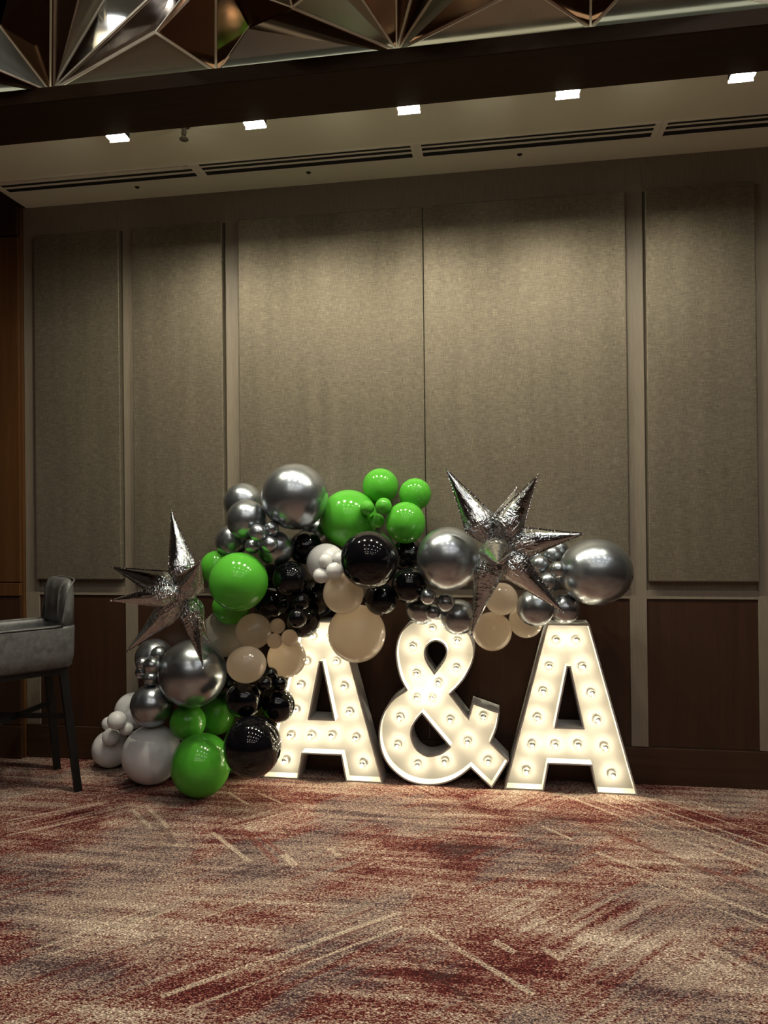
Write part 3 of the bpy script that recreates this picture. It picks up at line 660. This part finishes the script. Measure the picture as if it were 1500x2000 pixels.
# colour, x, y, z of the centre, half width, half height, label
BALLOONS = [
    ('chrome', -1.016, 3.581, 1.532, 0.1715, 0.1715, 'very large chrome silver balloon at the top left peak of the garland'),
    ('chrome', -1.351, 3.740, 1.510, 0.1059, 0.1059, 'medium chrome silver balloon tucked behind, left of the very large peak balloon, topmost at left'),
    ('chrome', -1.268, 3.560, 1.416, 0.1047, 0.1047, 'medium chrome silver balloon in front, just above a cluster of four tiny chrome balloons'),
    ('chrome', -1.395, 3.680, 1.301, 0.0880, 0.0880, 'chrome silver balloon peeking out on the left edge above the big left green balloon'),
    ('chrome', -1.127, 3.598, 1.265, 0.0958, 0.0958, 'medium chrome silver balloon behind the tiny chrome cluster, reflecting the green balloon below'),
    ('chrome', -0.981, 3.864, 1.346, 0.0879, 0.0879, 'dim chrome balloon hidden in shadow under the very large peak balloon, behind the black ones'),
    ('chrome', -1.167, 3.437, 1.350, 0.0434, 0.0434, 'tiny chrome balloon, uppermost left of four clustered under the garland peak'),
    ('chrome', -1.117, 3.501, 1.368, 0.0389, 0.0389, 'tiny chrome balloon, upper right of four clustered under the garland peak'),
    ('chrome', -1.217, 3.501, 1.281, 0.0391, 0.0391, 'tiny chrome balloon, lower left of four clustered under the garland peak'),
    ('chrome', -1.116, 3.466, 1.290, 0.0424, 0.0424, 'tiny chrome balloon, lower right of four clustered under the garland peak'),
    ('green', -1.274, 3.450, 1.105, 0.1479, 0.1479, 'big glossy green balloon right beside the left foil star'),
    ('green', -1.480, 3.680, 1.160, 0.0910, 0.0910, 'green balloon peeking out behind the big green one beside the left foil star'),
    ('green', -1.404, 3.688, 0.953, 0.1019, 0.1019, 'green balloon in shadow under the big green balloon beside the left foil star'),
    ('black', -0.999, 3.723, 1.262, 0.0903, 0.0903, 'dark black balloon in deep shadow below the very large chrome peak balloon'),
    ('black', -1.036, 3.553, 1.112, 0.0904, 0.0904, 'medium black balloon topmost in the black bunch beside the big left green balloon'),
    ('black', -1.194, 3.737, 0.966, 0.0913, 0.0913, 'black balloon at lower left of the black bunch, touching the cream balloon below'),
    ('black', -0.966, 3.839, 0.972, 0.0985, 0.0985, 'black balloon at right of the black bunch, tucked behind the medium cream balloon'),
    ('black', -1.004, 3.682, 0.879, 0.0893, 0.0893, 'black balloon lit from below, hanging over the top of the left letter A'),
    ('black', -1.195, 3.839, 1.109, 0.0852, 0.0852, 'black balloon hidden in the gap between the big left green balloon and the black bunch'),
    ('black', -1.099, 3.650, 0.958, 0.0391, 0.0391, 'tiny black balloon, leftmost of three in front of the black bunch'),
    ('black', -0.974, 3.531, 0.998, 0.0442, 0.0442, 'tiny black balloon, upper right of three in front of the black bunch'),
    ('black', -0.980, 3.481, 0.922, 0.0487, 0.0487, 'tiny black balloon, lowest of three in front of the black bunch, with a bright rim'),
    ('white', -0.863, 3.619, 1.187, 0.1019, 0.1019, 'medium white balloon behind four tiny white ones, left of the big central black balloon'),
    ('white', -0.834, 3.487, 1.208, 0.0357, 0.0357, 'tiny white balloon, upper left of four beside the big central black balloon'),
    ('white', -0.776, 3.522, 1.216, 0.0334, 0.0334, 'tiny white balloon, upper right of four, partly hidden by the big central black balloon'),
    ('white', -0.859, 3.490, 1.134, 0.0396, 0.0396, 'tiny white balloon, lower left of four beside the big central black balloon'),
    ('white', -0.779, 3.440, 1.161, 0.0415, 0.0415, 'tiny white balloon, lower right of four beside the big central black balloon'),
    ('cream', -0.751, 3.513, 1.043, 0.1024, 0.1024, 'medium cream balloon resting on the biggest cream balloon, under the tiny white cluster'),
    ('cream', -0.707, 3.627, 0.825, 0.1489, 0.1489, 'biggest cream balloon, glowing, hanging over the right shoulder of the left letter A'),
    ('cream', -1.264, 3.638, 0.826, 0.0946, 0.0946, 'medium cream balloon left of the three tiny cream balloons, under the shaded green one'),
    ('cream', -1.134, 3.642, 0.854, 0.0404, 0.0404, 'tiny cream balloon, uppermost of three left of the left letter A'),
    ('cream', -1.133, 3.586, 0.786, 0.0398, 0.0398, 'tiny cream balloon, lower left of three left of the left letter A'),
    ('cream', -1.053, 3.587, 0.805, 0.0423, 0.0423, 'tiny cream balloon, rightmost of three left of the left letter A'),
    ('cream', -1.245, 3.472, 0.685, 0.1008, 0.0930, 'shiny egg shaped cream balloon right of the very large lower chrome balloon'),
    ('cream', -1.095, 3.673, 0.682, 0.1030, 0.1030, 'glowing cream balloon against the left edge of the left letter A'),
    ('pearl', -1.491, 3.819, 0.782, 0.1314, 0.1314, 'pale translucent balloon in shadow behind the left foil star, above the lower chrome balloon'),
    ('chrome', -1.579, 3.580, 0.610, 0.1766, 0.1766, 'very large chrome balloon under the left foil star, low in the garland'),
    ('chrome', -1.927, 3.844, 0.634, 0.1066, 0.1066, 'medium chrome balloon at the far left edge, behind a cluster of tiny chrome balloons'),
    ('chrome', -1.842, 3.728, 0.676, 0.0439, 0.0439, 'tiny dark chrome balloon, uppermost of the cluster beside the very large lower chrome balloon'),
    ('chrome', -1.917, 3.685, 0.632, 0.0365, 0.0365, 'tiny chrome balloon, leftmost of the cluster beside the very large lower chrome balloon'),
    ('chrome', -1.744, 3.453, 0.673, 0.0433, 0.0433, 'tiny chrome balloon, central and nearest in the cluster beside the very large lower chrome balloon'),
    ('chrome', -1.818, 3.583, 0.574, 0.0381, 0.0381, 'tiny chrome balloon, lowest of the cluster, resting above the medium chrome balloon'),
    ('chrome', -1.941, 3.719, 0.577, 0.0340, 0.0340, 'tiny chrome balloon mostly hidden below the leftmost one of the lower left cluster'),
    ('chrome', -1.823, 3.607, 0.426, 0.1138, 0.1138, 'medium chrome balloon above the big white floor balloon'),
    ('white', -2.060, 3.847, 0.326, 0.1028, 0.1028, 'white balloon on the left edge, half hidden behind the medium chrome balloon near the floor'),
    ('white', -2.194, 3.840, 0.106, 0.1060, 0.1060, 'white balloon on the floor at the far left end of the garland'),
    ('white', -1.838, 3.631, 0.157, 0.1572, 0.1572, 'big white balloon resting on the carpet, left of the floor green balloon'),
    ('white', -2.066, 3.678, 0.318, 0.0507, 0.0507, 'tiny white balloon, uppermost of the cluster at the far left end near the floor'),
    ('white', -2.211, 3.844, 0.248, 0.0383, 0.0383, 'tiny white balloon, leftmost of the cluster at the far left end, partly hidden'),
    ('white', -2.136, 3.740, 0.206, 0.0488, 0.0488, 'tiny white balloon, lowest of the cluster at the far left end near the floor'),
    ('white', -2.038, 3.731, 0.256, 0.0371, 0.0371, 'tiny white balloon, rightmost of the cluster, against the big white floor balloon'),
    ('green', -1.626, 3.619, 0.339, 0.0955, 0.0955, 'dark shaded green balloon, left one of two above the green floor balloon'),
    ('green', -1.536, 3.793, 0.326, 0.1023, 0.1023, 'dark shaded green balloon, right one of two above the green floor balloon'),
    ('green', -1.502, 3.496, 0.160, 0.1510, 0.1602, 'big bright green balloon resting on the carpet, lowest of the whole garland'),
    ('black', -1.272, 3.508, 0.499, 0.0940, 0.0940, 'medium black balloon under the egg shaped cream balloon, left of the left letter A'),
    ('black', -1.122, 3.600, 0.449, 0.0878, 0.0878, 'medium black balloon overlapping the left edge of the left letter A'),
    ('black', -1.185, 3.380, 0.304, 0.1406, 0.1482, 'big black balloon near the floor covering the foot of the left letter A'),
    ('black', -1.456, 3.769, 0.501, 0.0732, 0.0732, 'black balloon hidden in shadow between the very large lower chrome balloon and the black ones'),
    ('black', -1.157, 3.501, 0.585, 0.0389, 0.0389, 'tiny black balloon, left of the pair beside the edge of the left letter A'),
    ('black', -1.094, 3.552, 0.575, 0.0380, 0.0380, 'tiny black balloon, right of the pair, against the edge of the left letter A'),
    ('black', -1.151, 3.568, 0.617, 0.0370, 0.0370, 'tiny black balloon behind the pair, under the glowing cream balloon'),
    ('green', -0.771, 3.761, 1.415, 0.1561, 0.1561, 'big green balloon right of the very large chrome peak balloon'),
    ('green', -0.611, 3.851, 1.589, 0.0989, 0.0989, 'medium green balloon at the very top of the green bunch in the middle'),
    ('green', -0.412, 3.762, 1.541, 0.0851, 0.0851, 'medium green balloon at the upper right of the green bunch, farthest back'),
    ('green', -0.451, 3.652, 1.392, 0.1025, 0.1077, 'medium green balloon at the lower right of the green bunch, above the black ones'),
    ('green', -0.646, 3.625, 1.471, 0.0381, 0.0381, 'tiny green balloon, left of three in front of the green bunch'),
    ('green', -0.557, 3.604, 1.479, 0.0417, 0.0417, 'tiny green balloon, right of three in front of the green bunch'),
    ('green', -0.602, 3.668, 1.403, 0.0385, 0.0385, 'tiny dark green balloon, lowest of three in front of the green bunch'),
    ('black', -0.592, 3.380, 1.220, 0.1409, 0.1409, 'big glossy black balloon at the centre of the garland, below the green bunch'),
    ('black', -0.573, 3.588, 1.007, 0.0830, 0.0830, 'black balloon peeking out under the big central black balloon, above bare wall'),
    ('black', -0.424, 3.552, 1.081, 0.0893, 0.0893, 'black balloon at lower right of the big central black balloon, beside the chrome one'),
    ('black', -0.451, 3.744, 1.218, 0.0915, 0.0915, 'black balloon in shadow directly under the green bunch, behind the central black balloon'),
    ('chrome', -0.222, 3.480, 1.218, 0.1550, 0.1550, 'very large chrome balloon left of the right foil star, above the ampersand'),
    ('chrome', -0.379, 3.693, 0.946, 0.0820, 0.0820, 'chrome balloon at left of the small bunch resting on top of the ampersand'),
    ('chrome', -0.186, 3.641, 0.913, 0.0906, 0.0906, 'chrome balloon at right of the bunch over the ampersand, lit from below'),
    ('chrome', -0.325, 3.490, 1.033, 0.0400, 0.0400, 'tiny chrome balloon, upper left of three above the ampersand'),
    ('chrome', -0.242, 3.551, 0.996, 0.0456, 0.0456, 'tiny chrome balloon, upper right of three above the ampersand'),
    ('chrome', -0.312, 3.593, 0.944, 0.0398, 0.0398, 'tiny chrome balloon, lowest of three above the ampersand'),
    ('cream', 0.030, 3.595, 1.011, 0.0811, 0.0811, 'cream balloon hanging under the centre of the right foil star'),
    ('cream', -0.018, 3.677, 0.837, 0.0986, 0.0986, 'cream balloon hanging lowest between the ampersand and the right letter A'),
    ('cream', 0.152, 3.729, 0.884, 0.0863, 0.0863, 'cream balloon left of the top of the right letter A, behind a chrome one'),
    ('chrome', 0.191, 3.545, 0.976, 0.0905, 0.0905, 'medium chrome balloon under the lower right spike of the right foil star'),
    ('chrome', 0.344, 3.700, 0.952, 0.0746, 0.0746, 'medium chrome balloon sitting on the top edge of the right letter A'),
    ('chrome', 0.132, 3.865, 1.181, 0.0841, 0.0841, 'dark chrome balloon in shadow just right of the right foil star centre'),
    ('chrome', 0.328, 3.856, 1.240, 0.0537, 0.0537, 'chrome balloon mostly hidden behind the tiny cluster, left of the rightmost balloon'),
    ('chrome', 0.488, 3.644, 1.142, 0.1788, 0.1637, 'very large pear shaped chrome balloon at the right end of the garland'),
    ('chrome', 0.292, 3.768, 1.222, 0.0447, 0.0447, 'tiny dark chrome balloon, uppermost of the cluster left of the rightmost balloon'),
    ('chrome', 0.223, 3.696, 1.175, 0.0452, 0.0452, 'tiny dark chrome balloon, leftmost in front of the cluster left of the rightmost balloon'),
    ('chrome', 0.207, 3.772, 1.202, 0.0383, 0.0383, 'tiny dark chrome balloon tucked behind the leftmost one, under the foil star spike'),
    ('chrome', 0.299, 3.554, 1.159, 0.0408, 0.0408, 'tiny dark chrome balloon, rightmost of the cluster, touching the rightmost big balloon'),
    ('chrome', 0.260, 3.658, 1.092, 0.0460, 0.0460, 'tiny dark chrome balloon, lowest in front of the cluster above the right letter A'),
    ('chrome', 0.290, 3.731, 1.072, 0.0364, 0.0364, 'tiny chrome balloon mostly hidden behind the lowest one of the right cluster'),
]
for i, (c, x, y, z, rx, rz, lab) in enumerate(BALLOONS):
    key = (c, i % 3)
    if key not in bmesh_cache: bmesh_cache[key] = balloon_mesh('balloon', M[BCOL[c][0]], NECKS[i % 3])
    o = obj('balloon', bmesh_cache[key])
    o.location = (x, y, z); o.scale = (rx, (rx + rz) / 2, rz)
    tag(o, lab, 'balloon', BCOL[c][1])

# ---------------------------------------------------------------- foil stars
def spike_mesh(L, R, seed):
    rnd = random.Random(seed); bm = bmesh.new(); nr, ns = 22, 20; rings = []
    ph = rnd.random() * 6
    for k in range(nr + 1):
        t = k / nr
        r = R * (min(1.0, (0.12 + t / 0.30 * 0.88)) ** 0.8 if t < 0.30 else ((1 - t) / 0.70) ** 1.04) if t < 1 else 0.0012
        r = max(r, 0.0022)
        ring = []
        for i in range(ns):
            a = 2 * PI * i / ns
            seam = 1.0 + 0.16 * max(0, math.cos(2 * a)) ** 8            # flattened seams on two sides
            pleat = 1.0 + (0.10 * math.sin(7 * a + ph) + 0.06 * math.sin(11 * a - ph)) * max(0.0, 1 - t / 0.40)
            w = 1.0 + 0.05 * mnoise.noise(Vector((math.cos(a) * 2 + seed, math.sin(a) * 2, t * 9)))
            sq = 1.0 if abs(math.cos(a)) > 0.5 else 0.92
            rr = r * seam * pleat * w * sq
            ring.append(bm.verts.new((rr * math.cos(a), rr * math.sin(a), t * L)))
        rings.append(ring)
    for a, b in zip(rings, rings[1:]):
        for i in range(ns): bm.faces.new((a[i], a[(i + 1) % ns], b[(i + 1) % ns], b[i]))
    bm.faces.new(rings[-1]); bm.faces.new(rings[0][::-1])
    bmesh.ops.recalc_face_normals(bm, faces=bm.faces)
    return bm
def seam_bm(L, R, seed):
    """crimped foil flange along both seams"""
    rnd = random.Random(seed); bm = bmesh.new()
    for s in (1, -1):
        prev = None
        for k in range(9, 56):
            t = k / 56.0
            r = R * 1.13 * ((1 - t) / 0.70) ** 1.04 if t > 0.30 else R * 1.13 * (0.12 + t / 0.30 * 0.88) ** 0.8
            wv = 0.0016 * (1 if k % 2 else -1); w = 0.0035 + 0.0015 * rnd.random()
            q = [bm.verts.new((s * (r - 0.002), wv * 0.4, t * L)), bm.verts.new((s * (r + w), wv, t * L + rnd.uniform(-0.001, 0.001)))]
            if prev: bm.faces.new((prev[0], prev[1], q[1], q[0]))
            prev = q
    return bm
def star(label, cx, cy, Y, tips, R):
    c = at(cx, cy, 1, Y)
    e = empty('foil_star_balloon', c, label, 'foil balloon', 'foil stars on the garland')
    for i, (tx, ty, dy) in enumerate(tips):
        v = at(tx, ty, 1, Y + dy) - c; L = v.length
        q = Vector((0, 0, 1)).rotation_difference(v.normalized()).to_euler()
        s = smooth(obj('spike', spike_mesh(L, R * min(1.0, 0.55 + L / 0.9), i * 3.1 + cx), M['foil'], e)); s.rotation_euler = q
        w = obj('seam', seam_bm(L, R * min(1.0, 0.55 + L / 0.9), i + cx), M['foil'], s)
        t = smooth(obj('tip', lathe_bm([(0, -0.004), (0.0045, 0.0), (0.004, 0.006), (0.0055, 0.010), (0, 0.013)], 8), M['foil'], s)); t.location = (0, 0, L - 0.003)
    k = smooth(obj('hub', lathe_bm([(0.05 * math.sin(PI * j / 10) * (1 + 0.06 * (j % 2)), 0.05 * math.cos(PI * j / 10)) for j in range(11)], 16), M['foil'], e))
    return e
star('silver foil starburst balloon at the left end of the garland, beside the big green balloon', 364, 1158, 3.27,
     [(335, 999, 0.06), (220, 1108, 0.14), (218, 1173, -0.12), (248, 1272, 0.08), (397, 1304, -0.10), (391, 1098, -0.36), (407, 1252, 0.14)], 0.062)
star('silver foil starburst balloon on the right of the garland, above the ampersand', 966, 1068, 3.30,
     [(872.7, 918, 0.04), (1050, 929, -0.06), (1008.6, 953.7, 0.26), (1139, 1042.6, 0.03), (1100.6, 1196, -0.06), (921, 1239, -0.06), (972, 1099, -0.40)], 0.066)

# ---------------------------------------------------------------- bar stool
st = empty('bar_stool', (-2.165, 3.475, 0.0), 'grey leather bar stool with black legs, cut by the left edge of the picture', 'bar stool')
far = Vector((-0.728, 0.686)); fwd = Vector((-0.686, -0.728))
def Q(u, v, z): p = far * u + fwd * v; return Vector((p.x, p.y, z))
WID, DEP = 0.45, 0.50
def plan():
    pts = [(0.0, DEP - 0.02 * k * 3) for k in range(0, 7)]
    r = 0.075
    for k in range(0, 8):
        a = PI + (PI / 2) * k / 7; pts.append((r + r * math.cos(a), r + r * math.sin(a)))
    for k in range(1, 9): pts.append((r + (WID - 2 * r) * k / 9, -0.018 * math.sin(PI * k / 9)))
    for k in range(0, 8):
        a = -PI / 2 + (PI / 2) * k / 7; pts.append((WID - r + r * math.cos(a), r + r * math.sin(a)))
    pts += [(WID, DEP - 0.02 * k * 3) for k in range(6, -1, -1)]
    return pts
pl = plan()
def inward(i):
    a, b = pl[max(i - 1, 0)], pl[min(i + 1, len(pl) - 1)]
    d = Vector((b[0] - a[0], b[1] - a[1])).normalized()
    return Vector((-d.y, d.x))
def sweep(idx, profile, shift=lambda i: 0.0):
    """sweep (inset, z) sections along the plan; profile(i) -> list"""
    bm = bmesh.new(); rows = []
    for i in idx:
        n = inward(i)
        rows.append([bm.verts.new(Q(pl[i][0] + n.x * ins, pl[i][1] + n.y * ins, z)) for ins, z in profile(i)])
    for a, b in zip(rows, rows[1:]):
        for k in range(len(a)):
            j = (k + 1) % len(a); bm.faces.new((a[k], a[j], b[j], b[k]))
    bm.faces.new(rows[0][::-1]); bm.faces.new(rows[-1])
    bmesh.ops.recalc_face_normals(bm, faces=bm.faces)
    return bm
ARM = 0.875
smooth(obj('shell', sweep(range(len(pl)), lambda i: [(0.035, 0.648), (0.014, 0.662), (0.004, 0.72), (0.0, ARM - 0.02), (0.004, ARM - 0.004), (0.016, ARM), (0.044, ARM), (0.055, ARM - 0.008), (0.060, ARM - 0.03), (0.062, 0.75), (0.05, 0.66)]), M['leather'], st))
bi = list(range(7, len(pl) - 7))
def back_prof(i):
    t = (i - bi[0]) / (len(bi) - 1); q = abs(2 * t - 1)
    top = ARM + 0.03 + 0.205 * (1 - q ** 6) ** 0.7
    ch = 0.016 * abs(math.sin(PI * t * 6)) ** 0.6
    h = top - ARM
    return [(0.004, ARM - 0.02), (0.002, ARM + h * 0.5), (0.006, top - 0.02), (0.018, top - 0.003), (0.032, top), (0.050 + ch * 0.5, top - 0.012), (0.062 + ch, top - h * 0.25),
            (0.070 + ch, ARM + h * 0.35), (0.066 + ch, ARM + 0.01), (0.05, ARM - 0.03)]
smooth(obj('backrest', sweep(bi, back_prof), M['leather'], st))
edge = [Q(pl[i][0], pl[i][1], ARM - 0.003) for i in range(0, bi[0] + 1)]
edge += [Q(pl[i][0], pl[i][1], back_prof(i)[3][1]) for i in bi] + [Q(pl[i][0], pl[i][1], ARM - 0.003) for i in range(bi[-1], len(pl))]
smooth(obj('piping', tube_bm(edge, 0.0042, 6), M['leather'], st))
bm = bmesh.new(); sec = []
for z, k in ((0.655, 0.96), (0.76, 1.0), (0.79, 0.98), (0.80, 0.90)):
    cu, cv = WID / 2, 0.27; hu, hv = (WID / 2 - 0.055) * k, 0.215 * k
    sec.append([bm.verts.new(Q(cu + hu * math.copysign(abs(math.cos(a)) ** 0.35, math.cos(a)), cv + hv * math.copysign(abs(math.sin(a)) ** 0.35, math.sin(a)), z)) for a in [2 * PI * j / 32 for j in range(32)]])
for a, b in zip(sec, sec[1:]):
    for j in range(32): bm.faces.new((a[j], a[(j + 1) % 32], b[(j + 1) % 32], b[j]))
bm.faces.new(sec[-1]); bm.faces.new(sec[0][::-1]); bmesh.ops.recalc_face_normals(bm, faces=bm.faces)
smooth(obj('seat_cushion', bm, M['leather'], st))
tops = [(0.055, 0.065), (WID - 0.055, 0.065), (0.055, DEP - 0.07), (WID - 0.055, DEP - 0.07)]
feet = [(0.012, 0.004), (WID - 0.008, 0.004), (0.012, DEP - 0.01), (WID - 0.008, DEP - 0.01)]
for (a, b), (c, d) in zip(tops, feet):
    obj('leg', bar_bm(Q(a, b, 0.645), Q(c, d, 0.0), 0.040, 0.040, Vector((*fwd, 0)), 0.034), M['leg'], st)
for i, j in ((0, 1), (2, 3), (0, 2), (1, 3)):
    obj('seat_rail', bar_bm(Q(*tops[i], 0.634), Q(*tops[j], 0.634), 0.034, 0.028), M['leg'], st)
def leg_at(i, z): k = z / 0.645; return Q(feet[i][0] + (tops[i][0] - feet[i][0]) * k, feet[i][1] + (tops[i][1] - feet[i][1]) * k, z)
obj('stretcher', bar_bm(leg_at(0, 0.395), leg_at(3, 0.395), 0.020, 0.024), M['leg'], st)
obj('stretcher', bar_bm(leg_at(1, 0.395), leg_at(2, 0.395), 0.020, 0.024), M['leg'], st)
